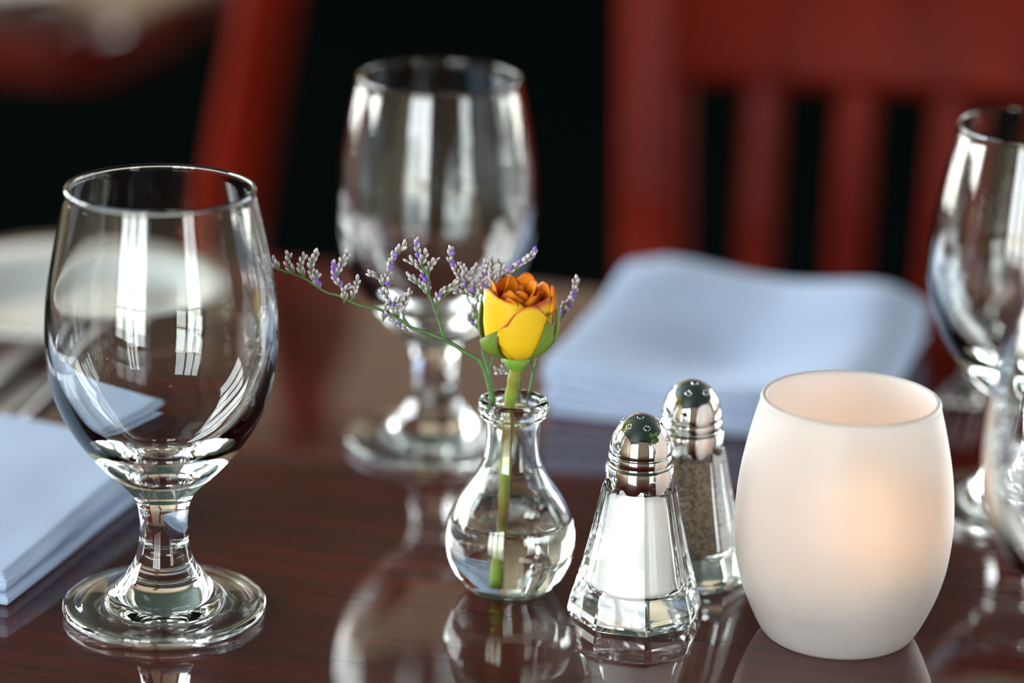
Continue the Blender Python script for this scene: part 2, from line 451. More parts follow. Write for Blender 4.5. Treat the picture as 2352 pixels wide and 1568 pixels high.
# ------------------------------------------------------------------ glassware
def goblet_me():
    out = [(0, .0022), (.026, .0020), (.0335, .0004), (.0362, .0), (.0380, .0012), (.0386, .0030), (.0378, .0046), (.0350, .0056), (.0290, .0066), (.0225, .0080), (.0196, .0098), (.0172, .0124), (.0140, .0162), (.0112, .0212), (.0096, .0268), (.0090, .0335), (.0093, .0400), (.0102, .0446), (.0122, .0484), (.0165, .0530), (.0236, .0602), (.0318, .0705), (.0378, .0812), (.0415, .0930), (.0431, .1070), (.0424, .1250), (.0400, .1400), (.0372, .1545), (.0351, .1640)]
    lip = [(.0350, .1658), (.0342, .1667), (.0334, .1660), (.0333, .1640)]
    ins = [(.0354, .1545), (.0382, .1400), (.0406, .1250), (.0408, .1075), (.0384, .0940), (.0335, .0825), (.0266, .0733), (.0186, .0657), (.0108, .0608), (.0045, .0588), (0, .0585)]
    return lathe_me('water_goblet', smooth_prof(out, 4)[:-1] + smooth_prof([(.0351, .1640)] + lip, 4)[:-1] + smooth_prof([(.0333, .1640)] + ins, 4), 112)
GOB = goblet_me()
def goblet(px, py, label):
    p = gnd(px, py); o = link('water_goblet', GOB, M['glass'], None, True, (p.x, p.y, TZ))
    return tag(o, label, 'goblet', 'water goblets on the table')
goblet(378, 1402, 'empty water goblet beside the single blue napkin corner, in sharp focus')
goblet(995, 1020, 'empty water goblet standing behind the rose and statice vase')
goblet(2328, 1170, 'empty water goblet behind the frosted candle holder, next to the fork tines')

def wine_me():
    out = [(0, .0020), (.030, .0018), (.0345, .0), (.0365, .0018), (.0350, .0036), (.0200, .0055), (.0100, .0095), (.0056, .0170), (.0046, .0300), (.0048, .0430), (.0075, .0500), (.0165, .0570), (.0290, .0680), (.0375, .0810), (.0415, .0940), (.0428, .1075), (.0420, .1230), (.0395, .1400), (.0352, .1580), (.0300, .1745), (.0285, .1785)]
    lip = [(.0283, .1797), (.0276, .1802), (.0269, .1797), (.0268, .1783)]
    ins = [(.0284, .1745), (.0336, .1580), (.0379, .1400), (.0404, .1230), (.0411, .1075), (.0396, .0940), (.0352, .0820), (.0265, .0705), (.0140, .0610), (.0050, .0565), (0, .0558)]
    return lathe_me('wine_glass', smooth_prof(out, 4)[:-1] + smooth_prof([(.0285, .1785)] + lip, 4)[:-1] + smooth_prof([(.0268, .1783)] + ins, 4), 112)
wp = gnd(2492, 1735)
tag(link('wine_glass', wine_me(), M['glass'], None, True, (wp.x, wp.y, TZ)), 'round-bowled wine glass in front of the frosted candle holder and goblet', 'wine glass')

# ------------------------------------------------------------------ bud vase with rose and statice
VP = gnd(1168, 1352); VY = VP.y
vase = thing('bud_vase', 'small round glass bud vase half filled with water, holding the rose', 'vase', (VP.x, VP.y, TZ))
out = [(0, .0012), (.0100, .0008), (.0125, .0), (.0150, .0006), (.0182, .0034), (.0222, .0088), (.0245, .0150), (.0252, .0215), (.0247, .0276), (.0222, .0346), (.0188, .0405), (.0152, .0456), (.0122, .0515), (.0108, .0570), (.0104, .0634), (.0106, .0690), (.0112, .0712)]
rim = [(.0126, .0716), (.0135, .0728), (.0138, .0750), (.0135, .0772), (.0124, .0782), (.0108, .0782), (.0098, .0772), (.0093, .0750)]
ins = [(.0090, .0700), (.0088, .0634), (.0092, .0570), (.0106, .0513), (.0136, .0452), (.0172, .0400), (.0206, .0342), (.0231, .0274), (.0236, .0215), (.0229, .0152), (.0205, .0092), (.0165, .0048), (.0105, .0032), (0, .0030)]
link('glass_body', lathe_me('glass_body', smooth_prof(out, 4)[:-1] + smooth_prof([out[-1]] + rim, 4)[:-1] + smooth_prof([rim[-1]] + ins, 4), 96), M['vase_glass'], vase)
wl = .0305                                           # water level; its skin lies just inside the glass
g = .00012
wprof = [(r + g, z - g) for r, z in reversed(smooth_prof(ins, 4)) if z < wl - .001]
wprof[0] = (0, .0030 - g)
rt = .0221
link('water', lathe_me('water', wprof + [(rt + .0004, wl + .0007), (rt - .0006, wl + .0001), (rt - .003, wl - .0003), (0, wl - .0003)], 96), M['water'], vase)

# ---- rose
RY = VY - .003
rose = thing('rose', 'yellow rose bud with orange petal edges standing in the glass bud vase', 'rose', (0, 0, 0))
rose_base = at_y(1187, 822, RY)
rose.location = rose_base
spts = [at_y(x, y, RY + dy) - rose_base for x, y, dy in ((1148, 1322, .0), (1153, 1220, .0), (1158, 1130, .001), (1163, 1040, .002), (1168, 960, .002), (1174, 905, .001), (1181, 865, 0), (1187, 828, 0))]
sp = catmull(spts, 6); n = len(sp)
bm = bmesh.new(); bm.verts.layers.float.new('tone')
tube_me('', sp, [.0020 + .0002 * math.sin(i * 1.3) + .0004 * (i / n) for i in range(n)], 14, bm, [min(1, max(0, .55 + .35 * math.sin(i * .45 + 1))) if i / n < .75 else .72 for i in range(n)])
link('stem', from_bm('stem', bm), M['rose_stem'], rose)
# hip under the petals
bm = bmesh.new(); lay = bm.verts.layers.float.new('tone'); rings = []
for r, z in smooth_prof([(.0022, -.0052), (.0026, -.0044), (.0040, -.0028), (.0049, -.0010), (.0048, .0006), (.0030, .0016), (.0004, .0018)], 4):
    ring = [bm.verts.new((r * math.cos(a * math.pi / 12), r * math.sin(a * math.pi / 12), z)) for a in range(24)]
    for v in ring: v[lay] = .97
    rings.append(ring)
for a, b in zip(rings[:-1], rings[1:]):
    for k in range(24): bm.faces.new((a[k], a[(k + 1) % 24], b[(k + 1) % 24], b[k]))
bm.faces.new(rings[0][::-1]); bm.faces.new(rings[-1])
link('hip', from_bm('hip', bm), M['rose_stem'], rose)

def bud_r(v):                                        # bud outline, v = height / .028
    T = [(0, .0030), (.06, .0072), (.16, .0105), (.3, .0126), (.5, .0134), (.7, .0133), (.85, .0128), (1, .0124), (1.2, .0122)]
    for (a, ra), (b, rb) in zip(T[:-1], T[1:]):
        if v <= b: return ra + (rb - ra) * (v - a) / (b - a)
    return T[-1][1]
def petal(az, half, H, k, off, curl, wob, mat, seed, tonebase=.35, flare=0.0, cup=.25, point=.0):
    """cupped sheet around the bud axis: azimuth, half angle, height, radius factor, outward offset, edge curl"""
    bm = bmesh.new(); lay = bm.verts.layers.float.new('tone'); NU, NV = 25, 19; g = []
    rnd = random.Random(seed); ph = rnd.random() * 6
    for j in range(NV):
        v = j / (NV - 1); row = []
        wid = half * min(1, (.30 + 1.25 * v ** .8)) * (1 if v < .62 else math.sqrt(max(.0, 1 - ((v - .62) / .40) ** 2.0 * .62)))
        for i in range(NU):
            s = -1 + 2 * i / (NU - 1)
            a = math.radians(az + s * wid)
            vv = v * (1 - cup * abs(s) ** 2.2 * (.25 + .75 * v))
            z = H * vv + .0006 * wob * math.sin(3.1 * s + ph) * v ** 3 * 2 + point * v ** 4 * math.exp(-(s / .3) ** 2)
            r = bud_r(z / .028) * k + off * (.3 + .7 * v)
            e = max(0, (v - .78) / .22)
            r += curl * e * e + flare * v * v + .0007 * wob * e * math.sin(5.3 * s + ph * 2) + .0004 * wob * v * math.sin(2.7 * s + ph)
            r += .0009 * max(0, abs(s) - .7) / .3 * (1 if curl > 0 else -1) * v
            z -= max(0, curl) * e * e * .7
            vt = bm.verts.new((r * math.cos(a), r * math.sin(a), z))
            ed = max(max(0, (v - .82) / .18) ** 1.6, max(0, (abs(s) - .86) / .14) ** 2 * v)
            vt[lay] = min(1, tonebase * (.3 + .7 * v) + .62 * ed + .10 * (1 - v) ** 3)
            row.append(vt)
        g.append(row)
    for j in range(NV - 1):
        for i in range(NU - 1): bm.faces.new((g[j][i], g[j][i + 1], g[j + 1][i + 1], g[j + 1][i]))
    bmesh.ops.recalc_face_normals(bm, faces=bm.faces[:])
    ext = bmesh.ops.solidify(bm, geom=bm.faces[:], thickness=.00028)
    o = link('petal', from_bm('petal', bm), M[mat], rose)
    return o
# inner ruffled whorls, then the wrapping petals from inside to outside
petal(60, 160, .0272, .20, 0, -.0006, 1.2, 'petal_inner', 1, .5)
petal(-110, 120, .0280, .30, 0, .0002, 1.6, 'petal_inner', 2, .5)
petal(10, 105, .0288, .40, 0, .0004, 1.8, 'petal_inner', 3, .5)
petal(125, 100, .0296, .48, 0, -.0004, 1.8, 'petal_inner', 4, .5)
petal(-95, 85, .0284, .55, 0, .0004, 1.8, 'petal_inner', 5, .55)
petal(-25, 75, .0292, .63, 0, .0008, 1.6, 'petal_inner', 6, .55)
petal(75, 80, .0300, .68, 0, -.0004, 1.5, 'petal_inner', 7, .5)
petal(175, 85, .0292, .74, 0, .0006, 1.4, 'petal_inner', 8, .5)
petal(-120, 60, .0270, .78, 0, .0006, 1.4, 'petal_inner', 15, .55)
petal(35, 70, .0288, .85, 0, .0008, 1.2, 'petal_inner', 9, .45)
petal(120, 75, .0296, .88, 0, .0004, 1.2, 'petal_inner', 10, .45)
petal(12, 50, .0290, .95, .0002, .0014, .9, 'petal_outer', 11, .55)
petal(-146, 86, .0272, .97, 0, -.0003, .7, 'petal_outer', 12, .26, cup=.06)
petal(-30, 55, .0258, .985, .0002, .0002, .4, 'petal_outer', 13, .66, cup=.04)
petal(-72, 50, .0246, 1.03, .0006, .0001, .25, 'petal_outer', 14, .40, cup=.30)

def sepal(az, half, L, k, off, tipcurl, twist, seed):
    bm = bmesh.new(); lay = bm.verts.layers.float.new('tone'); NU, NV = 9, 21; g = []
    for j in range(NV):
        v = j / (NV - 1); row = []
        w = half * (math.sin(math.pi * min(1, .22 + .78 * v) ** .85) ** .8 * (1 - v * .25) + .02) if v < .999 else half * .01
        z = L * (v ** 1.05) - .0006
        for i in range(NU):
            s = -1 + 2 * i / (NU - 1)
            a = math.radians(az + twist * v * v) + s * w
            r = bud_r(max(0, z) / .028) * k + off * math.sin(math.pi * min(1, v * 1.05)) + .0012 * (1 - s * s) * .5 + tipcurl * max(0, v - .7) ** 2 * 11
            vt = bm.verts.new((r * math.cos(a), r * math.sin(a), z + .0005 * abs(s) * (1 - v)))
            vt[lay] = min(1, .25 + .35 * abs(s) ** 3 + .5 * max(0, v - .55))
            row.append(vt)
        g.append(row)
    for j in range(NV - 1):
        for i in range(NU - 1): bm.faces.new((g[j][i], g[j][i + 1], g[j + 1][i + 1], g[j + 1][i]))
    bmesh.ops.recalc_face_normals(bm, faces=bm.faces[:])
    bmesh.ops.solidify(bm, geom=bm.faces[:], thickness=.0005)
    link('sepal', from_bm('sepal', bm), M['sepal'], rose)
sepal(-150, .50, .0150, 1.06, .0022, -.0010, 30, 1)
sepal(-40, .36, .0215, 1.06, .0012, .0, 4, 2)
sepal(-4, .36, .0275, 1.05, .0014, .0006, 5, 3)
sepal(165, .34, .0235, 1.05, .0010, .0008, 0, 4)
sepal(85, .45, .018, 1.06, .0015, .0, 0, 5)

# ---- statice sprigs: stem tubes and flower spikes; layout read from the picture at the depth of the vase
def cp(cx, cy): return 600 + cx / 2.94, 520 + cy / 2.94
def floret(bm, lay, base, d, L, w, hue):
    """one slim closed floret: tapered calyx with a blunt tip"""
    d = d.normalized(); a = d.orthogonal().normalized(); b = d.cross(a); rings = []
    for t, r in ((0, .25), (.25, .62), (.6, 1.0), (.85, .72), (1, .18)):
        ring = []
        for k in range(6):
            q = 2 * math.pi * k / 6
            v = bm.verts.new(base + d * (L * t) + (a * math.cos(q) + b * math.sin(q)) * (w * r)); v[lay] = t * hue; ring.append(v)
        rings.append(ring)
    for x, y in zip(rings[:-1], rings[1:]):
        for k in range(6): bm.faces.new((x[k], x[(k + 1) % 6], y[(k + 1) % 6], y[k]))
    bm.faces.new(rings[0][::-1]); bm.faces.new(rings[-1])
def sprig(label, dep, stems, spikes, seed):
    rnd = random.Random(seed)
    base = at_y(*cp(*stems[0][0][0]), VY + dep)
    root = thing('statice_sprig', label, 'flower', base, 0, 'statice sprigs in the bud vase')
    for pts, r0, r1, dd in stems:
        P3 = [at_y(*cp(*p), VY + dep + dd * i / max(1, len(pts) - 1)) - base for i, p in enumerate(pts)]
        c = catmull(P3, 6); m = len(c)
        link('stem', tube_me('stem', c, [r0 + (r1 - r0) * i / (m - 1) for i in range(m)], 8), M['statice_stem'], root)
    for pts, dd, purple in spikes:
        P3 = [at_y(*cp(*p), VY + dep + dd) - base for p in pts]
        c = catmull(P3, 10)
        spk = link('flower_spike', None or tube_me('flower_spike', c, .00028, 6), M['statice_stem'], root)
        ln = [0]
        for a, b in zip(c[:-1], c[1:]): ln.append(ln[-1] + (b - a).length)
        total = ln[-1]; step = .00074; bmw = bmesh.new(); lw = bmw.verts.layers.float.new('tone')
        bmp = bmesh.new(); lp = bmp.verts.layers.float.new('tone'); np_ = 0
        k = 0; s = .0002
        while s < total + .0001:
            i = max(j for j in range(len(ln)) if ln[j] <= s + 1e-9); i = min(i, len(c) - 2)
            p = c[i].lerp(c[i + 1], min(1, (s - ln[i]) / max(1e-6, ln[i + 1] - ln[i])))
            d = (c[i + 1] - c[i]).normalized()
            az = k * 2.2 + rnd.random() * .8
            side = d.orthogonal().normalized(); side = side * math.cos(az) + d.cross(side) * math.sin(az)
            dr = d * .75 + side * .55 + Vector((0, 0, .55)) + Vector((rnd.uniform(-.2, .2), rnd.uniform(-.2, .2), 0))
            big = rnd.uniform(.85, 1.15)
            if purple and rnd.random() < purple: floret(bmp, lp, p, dr, .0028 * big, .00095, 1); np_ += 1
            else: floret(bmw, lw, p, dr, .0034 * big, .00070 * big, rnd.uniform(.8, 1.0))
            s += step * rnd.uniform(.8, 1.2); k += 1
        link('florets', from_bm('florets', bmw), M['floret'], spk)['kind'] = 'stuff'
        if np_: link('purple_florets', from_bm('purple_florets', bmp), M['floret_purple'], spk)['kind'] = 'stuff'
        else: bmp.free()
    return root
sprig('long statice sprig arching far out to the side of the vase, towards the front goblet', -.004,
  [([(1560, 1250), (1555, 1150), (1490, 930), (1380, 850), (1240, 765), (1100, 710), (1010, 680), (960, 620)], .0010, .0006, 0),
   ([(1010, 680), (900, 610), (800, 560), (700, 540), (620, 515), (520, 465), (430, 440), (290, 350), (150, 300), (60, 265)], .0006, .0004, -.004),
   ([(1240, 765), (1190, 610), (1140, 480), (1080, 400)], .0006, .0004, .003),
   ([(1190, 610), (1192, 560), (1200, 500), (1290, 430)], .0004, .0003, .002),
   ([(860, 590), (850, 440), (860, 320)], .0004, .0003, .002),
   ([(1120, 460), (1130, 340), (1080, 260)], .0004, .0003, .002)],
  [([(120, 300), (85, 255), (50, 245)], -.004, .3), ([(225, 325), (190, 280), (180, 200)], -.004, 0), ([(290, 345), (270, 280), (290, 210)], -.004, 0),
   ([(360, 390), (335, 290), (370, 195)], -.003, 0), ([(400, 420), (370, 375), (380, 335)], -.003, .3),
   ([(540, 420), (490, 340), (495, 260)], -.003, .35), ([(505, 350), (545, 260), (580, 195)], -.003, 0), ([(560, 515), (555, 450), (575, 425)], -.003, .3),
   ([(610, 500), (640, 430), (650, 380)], -.002, 0), ([(850, 420), (860, 320), (890, 220), (965, 145)], .001, .2), ([(820, 420), (800, 360), (740, 330)], 0, 0),
   ([(880, 550), (850, 490), (820, 450)], 0, 0), ([(820, 640), (840, 570), (890, 540), (930, 510)], 0, .05), ([(960, 620), (960, 540), (1000, 455)], 0, 0),
   ([(995, 700), (930, 680), (860, 610)], 0, .1), ([(930, 630), (900, 580), (940, 530)], .001, .1),
   ([(1140, 480), (1080, 405), (1010, 355)], .003, 0), ([(1135, 470), (1120, 390), (1095, 345)], .003, .15), ([(1120, 335), (1070, 280), (1010, 245)], .003, 0),
   ([(1120, 345), (1140, 280), (1170, 235)], .003, .05), ([(1100, 260), (1060, 190), (1045, 115)], .003, .2), ([(1080, 290), (1090, 240), (1110, 200)], .003, 0), ([(1190, 550), (1195, 480), (1260, 430), (1320, 400)], .002, .12)], 3)
sprig('upright statice sprig rising close behind the yellow rose bud', .006,
  [([(1575, 1250), (1565, 1150), (1535, 960), (1500, 850), (1490, 700), (1490, 620), (1540, 500), (1600, 390), (1700, 310), (1840, 195)], .0008, .0004, .004),
   ([(1490, 720), (1440, 560), (1400, 500), (1385, 430)], .0005, .0003, .003), ([(1545, 960), (1570, 870), (1600, 800)], .0004, .0003, 0),
   ([(1490, 640), (1450, 560), (1480, 430)], .0004, .0003, 0), ([(1470, 700), (1440, 660), (1410, 620)], .0004, .0003, 0),
   ([(1740, 1190), (1750, 1040), (1700, 985)], .0004, .0003, 0)],
  [([(1390, 420), (1330, 330), (1285, 260), (1285, 180)], .003, .2), ([(1380, 400), (1370, 320), (1350, 265)], .003, 0), ([(1390, 410), (1410, 340), (1445, 300)], .003, 0),
   ([(1390, 440), (1370, 400), (1380, 370)], .003, .4), ([(1480, 510), (1390, 460), (1315, 450)], .002, .15), ([(1500, 480), (1480, 420), (1500, 340), (1520, 265)], .002, .2),
   ([(1450, 470), (1430, 430), (1470, 380)], .002, .3), ([(1570, 410), (1555, 320), (1560, 255)], .002, 0), ([(1610, 380), (1620, 300), (1610, 255)], .002, 0), ([(1620, 370), (1700, 290), (1790, 235), (1850, 185)], .003, .15),
   ([(1480, 690), (1420, 650), (1405, 610)], .001, .05), ([(1440, 640), (1445, 590), (1435, 550)], .001, .2), ([(1550, 440), (1560, 400), (1580, 380)], .002, 0),
   ([(1695, 985), (1640, 1000), (1600, 1000)], 0, 0), ([(1670, 985), (1650, 960), (1645, 915)], 0, .2)], 5)
sprig('thin statice sprig leaning out behind the rose towards the far napkin', .008,
  [([(1795, 1250), (1800, 1180), (1840, 980), (1875, 860), (1940, 730), (2030, 600), (2080, 540)], .0006, .0003, .004), ([(1840, 985), (1815, 900), (1780, 960)], .0004, .0003, 0)],
  [([(2030, 615), (2070, 545), (2105, 470), (2135, 375)], .004, .12), ([(2020, 590), (2045, 560), (2050, 530)], .004, 0), ([(1780, 975), (1775, 950), (1785, 930)], 0, .2)], 9)

# ------------------------------------------------------------------ shakers
def oct_rings(bm, prof, off):
    rings = []
    for r, z, c in prof:
        ring = []
        for k in range(8):                            # narrow chamfers soften the eight edges
            for s in (-1, 1):
                a = off + (k + .5) * math.pi / 4 + s * c
                rr = r / math.cos(math.pi / 8) * (math.cos(math.pi / 8) / math.cos(math.pi / 8 - c))
                ring.append(bm.verts.new((rr * math.cos(a), rr * math.sin(a), z)))
        rings.append(ring)
    return rings
def shaker(name, label, px, py, rz, fill, fill_top):
    p = gnd(px, py)
    s = thing(name, label, 'shaker', (p.x, p.y, TZ), rz)
    # faceted outside, round inside cavity
    bm = bmesh.new()
    A = math.cos(math.pi / 8)
    outer = [(.0215, 0, .02), (.0236, .0012, .02), (.0243, .0040, .02), (.0238, .0065, .02), (.0216, .0140, .022), (.0186, .0260, .026), (.0160, .0380, .03), (.0138, .0500, .035), (.0128, .0545, .05)]
    rings = oct_rings(bm, outer, 0)
    for a, b in zip(rings[:-1], rings[1:]):
        for k in range(16): bm.faces.new((a[k], a[(k + 1) % 16], b[(k + 1) % 16], b[k]))
    low = oct_rings(bm, [(.0195, .0004, .02), (.0150, .0016, .02)], 0)
    for a, b in ((low[0], rings[0]), (low[1], low[0])):
        for k in range(16): bm.faces.new((a[k], a[(k + 1) % 16], b[(k + 1) % 16], b[k]))
    bm.faces.new(low[1][::-1])
    cav = [(.0108, .0545), (.0110, .0500), (.0126, .0380), (.0150, .0240), (.0168, .0150), (.0170, .0132), (.0160, .0122), (.0120, .0118)]
    prev = None; crs = []
    for r, z in cav: crs.append([bm.verts.new((r * math.cos(2 * math.pi * k / 32), r * math.sin(2 * math.pi * k / 32), z)) for k in range(32)])
    for a, b in zip(crs[:-1], crs[1:]):
        for k in range(32):
            f = bm.faces.new((a[k], a[(k + 1) % 32], b[(k + 1) % 32], b[k])); f.smooth = True
    bm.faces.new(crs[-1])
    # mouth ring between the 16-gon and the 32-gon
    top = rings[-1]; c0 = crs[0]
    ang = [math.atan2(v.co.y, v.co.x) % (2 * math.pi) for v in c0]
    bmesh.ops.bridge_loops(bm, edges=[bm.edges.get((top[k], top[(k + 1) % 16])) for k in range(16)] + [bm.edges.get((c0[k], c0[(k + 1) % 32])) for k in range(32)])
    bmesh.ops.recalc_face_normals(bm, faces=bm.faces[:])
    me = bpy.data.meshes.new('glass_body'); bm.to_mesh(me); bm.free()
    link('glass_body', me, M['shaker_glass'], s, False)
    q = .00025
    fp = [(0, .0118 + q), (.0118, .0118 + q), (.0158, .0123 + q), (.0168 - q, .0134), (.0166 - q, .0155)] + [(r - q, z) for r, z in ((.0150, .0240), (.0126, .0380), (.0112, .0480)) if z < fill_top]
    rr = .0126 - .0014 * (fill_top - .038) / .010
    fp += [(rr - q, fill_top), (rr * .6, fill_top + .0006), (0, fill_top + .0008)]
    link(fill[0], lathe_me(fill[0], fp, 48), M[fill[1]], s)
    # chrome cap: skirt, groove, collar, groove, dome
    cap = [(.0118, .0528), (.0131, .0526), (.0133, .0529), (.0130, .0604), (.0128, .0611), (.0122, .0615), (.0119, .0616), (.0119, .0621), (.0121, .0623), (.0121, .0650), (.0119, .0656), (.0116, .0657), (.0116, .0660), (.0118, .0663)]
    dome = [(.0118 * math.cos(a), .0663 + .0148 * math.sin(a)) for a in [math.radians(x) for x in range(6, 90, 6)]] + [(0, .0811)]
    co = link('cap', lathe_me('cap', cap + dome + [], 72), M['chrome'], s)
    for az, el in ((-118, 52), (-62, 52), (-90, 78), (180, 52), (0, 52), (118, 52), (62, 52)):
        a, e = math.radians(az), math.radians(el)
        pos = Vector((.0118 * math.cos(e) * math.cos(a), .0118 * math.cos(e) * math.sin(a), .0663 + .0148 * math.sin(e)))
        nr = Vector((math.cos(e) * math.cos(a) / .0118, math.cos(e) * math.sin(a) / .0118, math.sin(e) / .0148)).normalized()
        h = link('hole', HOLE, None, co, True, pos + nr * .00002); h.rotation_mode = 'QUATERNION'; h.rotation_quaternion = nr.to_track_quat('Z', 'Y')
    return s
HOLE = lathe_me('hole', [(.0013, -.0002), (.0012, .0001), (.0010, .00014), (.0008, -.0002), (.0004, -.0005), (0, -.0006)], 20); HOLE.materials.append(M['chrome'])
salt = shaker('salt_shaker', 'faceted glass salt shaker with chrome dome cap, full of white salt', 1456, 1410, math.radians(-14), ('salt', 'salt'), .0500)
pepper = shaker('pepper_shaker', 'faceted glass pepper shaker with chrome dome cap, filled with ground brown pepper', 1572, 1318, math.radians(12), ('ground_pepper', 'pepper'), .0500)

# parsley fleck stuck on the salt cap
bm = bmesh.new(); rnd = random.Random(4)
for k in range(7):
    c = Vector((rnd.uniform(-.0018, .0018), rnd.uniform(-.0011, .0011), rnd.uniform(0, .0005)))
    bmesh.ops.create_icosphere(bm, subdivisions=2, radius=.0009, matrix=Matrix.Translation(c) @ Matrix.Rotation(rnd.random() * 3, 4, 'Z') @ Matrix.Diagonal((1.2, .7, .35, 1)))
for v in bm.verts: v.co += noise.noise_vector(v.co * 900) * .0003
sl = salt.location
e = math.radians(35); a = math.radians(-63)
nr = Vector((math.cos(e) * math.cos(a) / .0118, math.cos(e) * math.sin(a) / .0118, math.sin(e) / .0148)).normalized()
fl = link('parsley_fleck', from_bm('parsley_fleck', bm), M['leaf_fleck'], None, True, Vector((sl.x + .0118 * math.cos(e) * math.cos(a), sl.y + .0118 * math.cos(e) * math.sin(a), TZ + .0663 + .0148 * math.sin(e))) + nr * .0002)
fl.rotation_mode = 'QUATERNION'; fl.rotation_quaternion = nr.to_track_quat('Z', 'X')
tag(fl, 'tiny torn green herb fleck stuck to the chrome salt shaker cap', 'herb')

# ------------------------------------------------------------------ candle holder and candle
HP = gnd(1922, 1450)
out = [(0, .0008), (.0200, .0005), (.0252, .0), (.0278, .0006), (.0305, .0042), (.0338, .0110), (.0370, .0192), (.0395, .0290), (.0409, .0420), (.0407, .0530), (.0396, .0640), (.0378, .0740), (.0356, .0835), (.0340, .0895), (.0335, .0915)]
rim = [(.0335, .0928), (.0329, .0938), (.0320, .0940), (.0312, .0934), (.0309, .0920)]
ins = [(.0314, .0890), (.0330, .0830), (.0352, .0735), (.0369, .0640), (.0379, .0530), (.0380, .0420), (.0366, .0300), (.0342, .0215), (.0315, .0165), (.0270, .0142), (.0150, .0136), (0, .0135)]
ho = link('candle_holder', lathe_me('candle_holder', smooth_prof(out, 4)[:-1] + smooth_prof([out[-1]] + rim, 4)[:-1] + smooth_prof([rim[-1]] + ins, 4), 112), M['frosted'], None, True, (HP.x, HP.y, TZ))
tag(ho, 'barrel-shaped frosted white glass candle holder glowing from the candle inside', 'candle holder')
cn = thing('candle', 'small lit wax candle burning inside the frosted glass holder', 'candle', (HP.x + .0085, HP.y - .004, TZ + .0136))
link('wax', lathe_me('wax', smooth_prof([(0, 0), (.0185, 0), (.0190, .0006), (.0190, .0220), (.0184, .0232), (.0150, .0222), (.006, .0214), (0, .0214)], 3), 48), M['wax'], cn)
link('wick', tube_me('wick', [Vector((0, 0, .0205)), Vector((.0002, 0, .025)), Vector((.0010, 0, .0282))], .0006, 8), M['wick'], cn)
link('flame', lathe_me('flame', smooth_prof([(0, .0262), (.0018, .0280), (.0028, .0310), (.0024, .0360), (.0010, .0410), (0, .0440)], 4), 20), emit('flame', (1.0, .44, .13), 40), cn)
ld = bpy.data.lights.new('flame_light', 'POINT'); ld.energy = .014; ld.color = (1.0, .47, .17); ld.shadow_soft_size = .004
lo = bpy.data.objects.new('flame_light', ld); COL.objects.link(lo); lo.parent = cn; lo.location = (0, 0, .046)

# ------------------------------------------------------------------ napkins
def cloth_grid(w, t):
    n = 22; xs = []
    e = [t * .5 * (1 - math.cos(math.pi / 2 * k / 6)) for k in range(7)]
    xs = e + [e[-1] + (w - 2 * e[-1]) * k / n for k in range(1, n)] + [w - q for q in reversed(e)]
    return xs
def napkin(label, loc, rz, w, d, layers, zfun, seed):
    """folded cloth: stacked folds with round edges, joined as one cloth"""
    bm = bmesh.new(); z0 = 0.0
    for li, (t, inset, jit) in enumerate(layers):
        xs = [inset + x * (w - 2 * inset) / w for x in cloth_grid(w, t)]; ys = [inset + y * (d - 2 * inset) / d for y in cloth_grid(d, t)]
        lx, ly = w - inset, d - inset; top, bot = [], []
        lev = (li + 1) / len(layers)
        for y in ys:
            rt_, rb = [], []
            for x in xs:
                s = min(x - inset, lx - x, y - inset, ly - y); hh = t / 2
                q = hh if s >= hh else math.sqrt(max(0, hh * hh - (hh - s) ** 2))
                jx = jit * noise.noise(Vector((x * 18, y * 18, seed + li * 7)))
                jy = jit * noise.noise(Vector((x * 18 + 9, y * 18, seed + li * 7)))
                zc = z0 + hh + zfun(x / w, y / d) * lev * (1 if li else .0) + (.0006 * noise.noise(Vector((x * 30, y * 30, seed + li))) if li else 0)
                rt_.append(bm.verts.new((x + jx, y + jy, zc + q))); rb.append(bm.verts.new((x + jx, y + jy, zc - q)))
            top.append(rt_); bot.append(rb)
        ny, nx = len(ys), len(xs)
        for j in range(ny - 1):
            for i in range(nx - 1):
                bm.faces.new((top[j][i], top[j][i + 1], top[j + 1][i + 1], top[j + 1][i]))
                bm.faces.new((bot[j][i], bot[j + 1][i], bot[j + 1][i + 1], bot[j][i + 1]))
        z0 += t * .93
    bmesh.ops.remove_doubles(bm, verts=bm.verts[:], dist=1e-6)
    return tag(link('napkin', from_bm('napkin', bm), M['linen'], None, True, loc, ), label, 'napkin', 'folded blue napkins')
# napkin B: far side; local x along the table edge, y away
b0 = gnd(1240, 955)
nb = napkin('folded blue cloth napkin between the shakers and the slat-back chair', (b0.x, b0.y, TZ), 0, .150, .170,
    [(.0050, .003, .0015), (.0050, .001, .0020), (.0055, .002, .0020), (.0050, .000, .0020), (.0060, .001, .0015)],
    lambda x, y: -.009 * math.exp(-((x - .5) / .25) ** 2 - ((y - .35) / .28) ** 2) + .005 * math.exp(-((y - .9) / .22) ** 2) * (1 + .4 * math.sin(x * 9)) + .003 * math.exp(-(x / .2) ** 2) - .006 * math.exp(-((x) / .07) ** 2 - ((y - 1) / .07) ** 2) - .006 * math.exp(-((x - 1) / .08) ** 2), 3)
nb.rotation_euler = (0, 0, math.radians(-16))
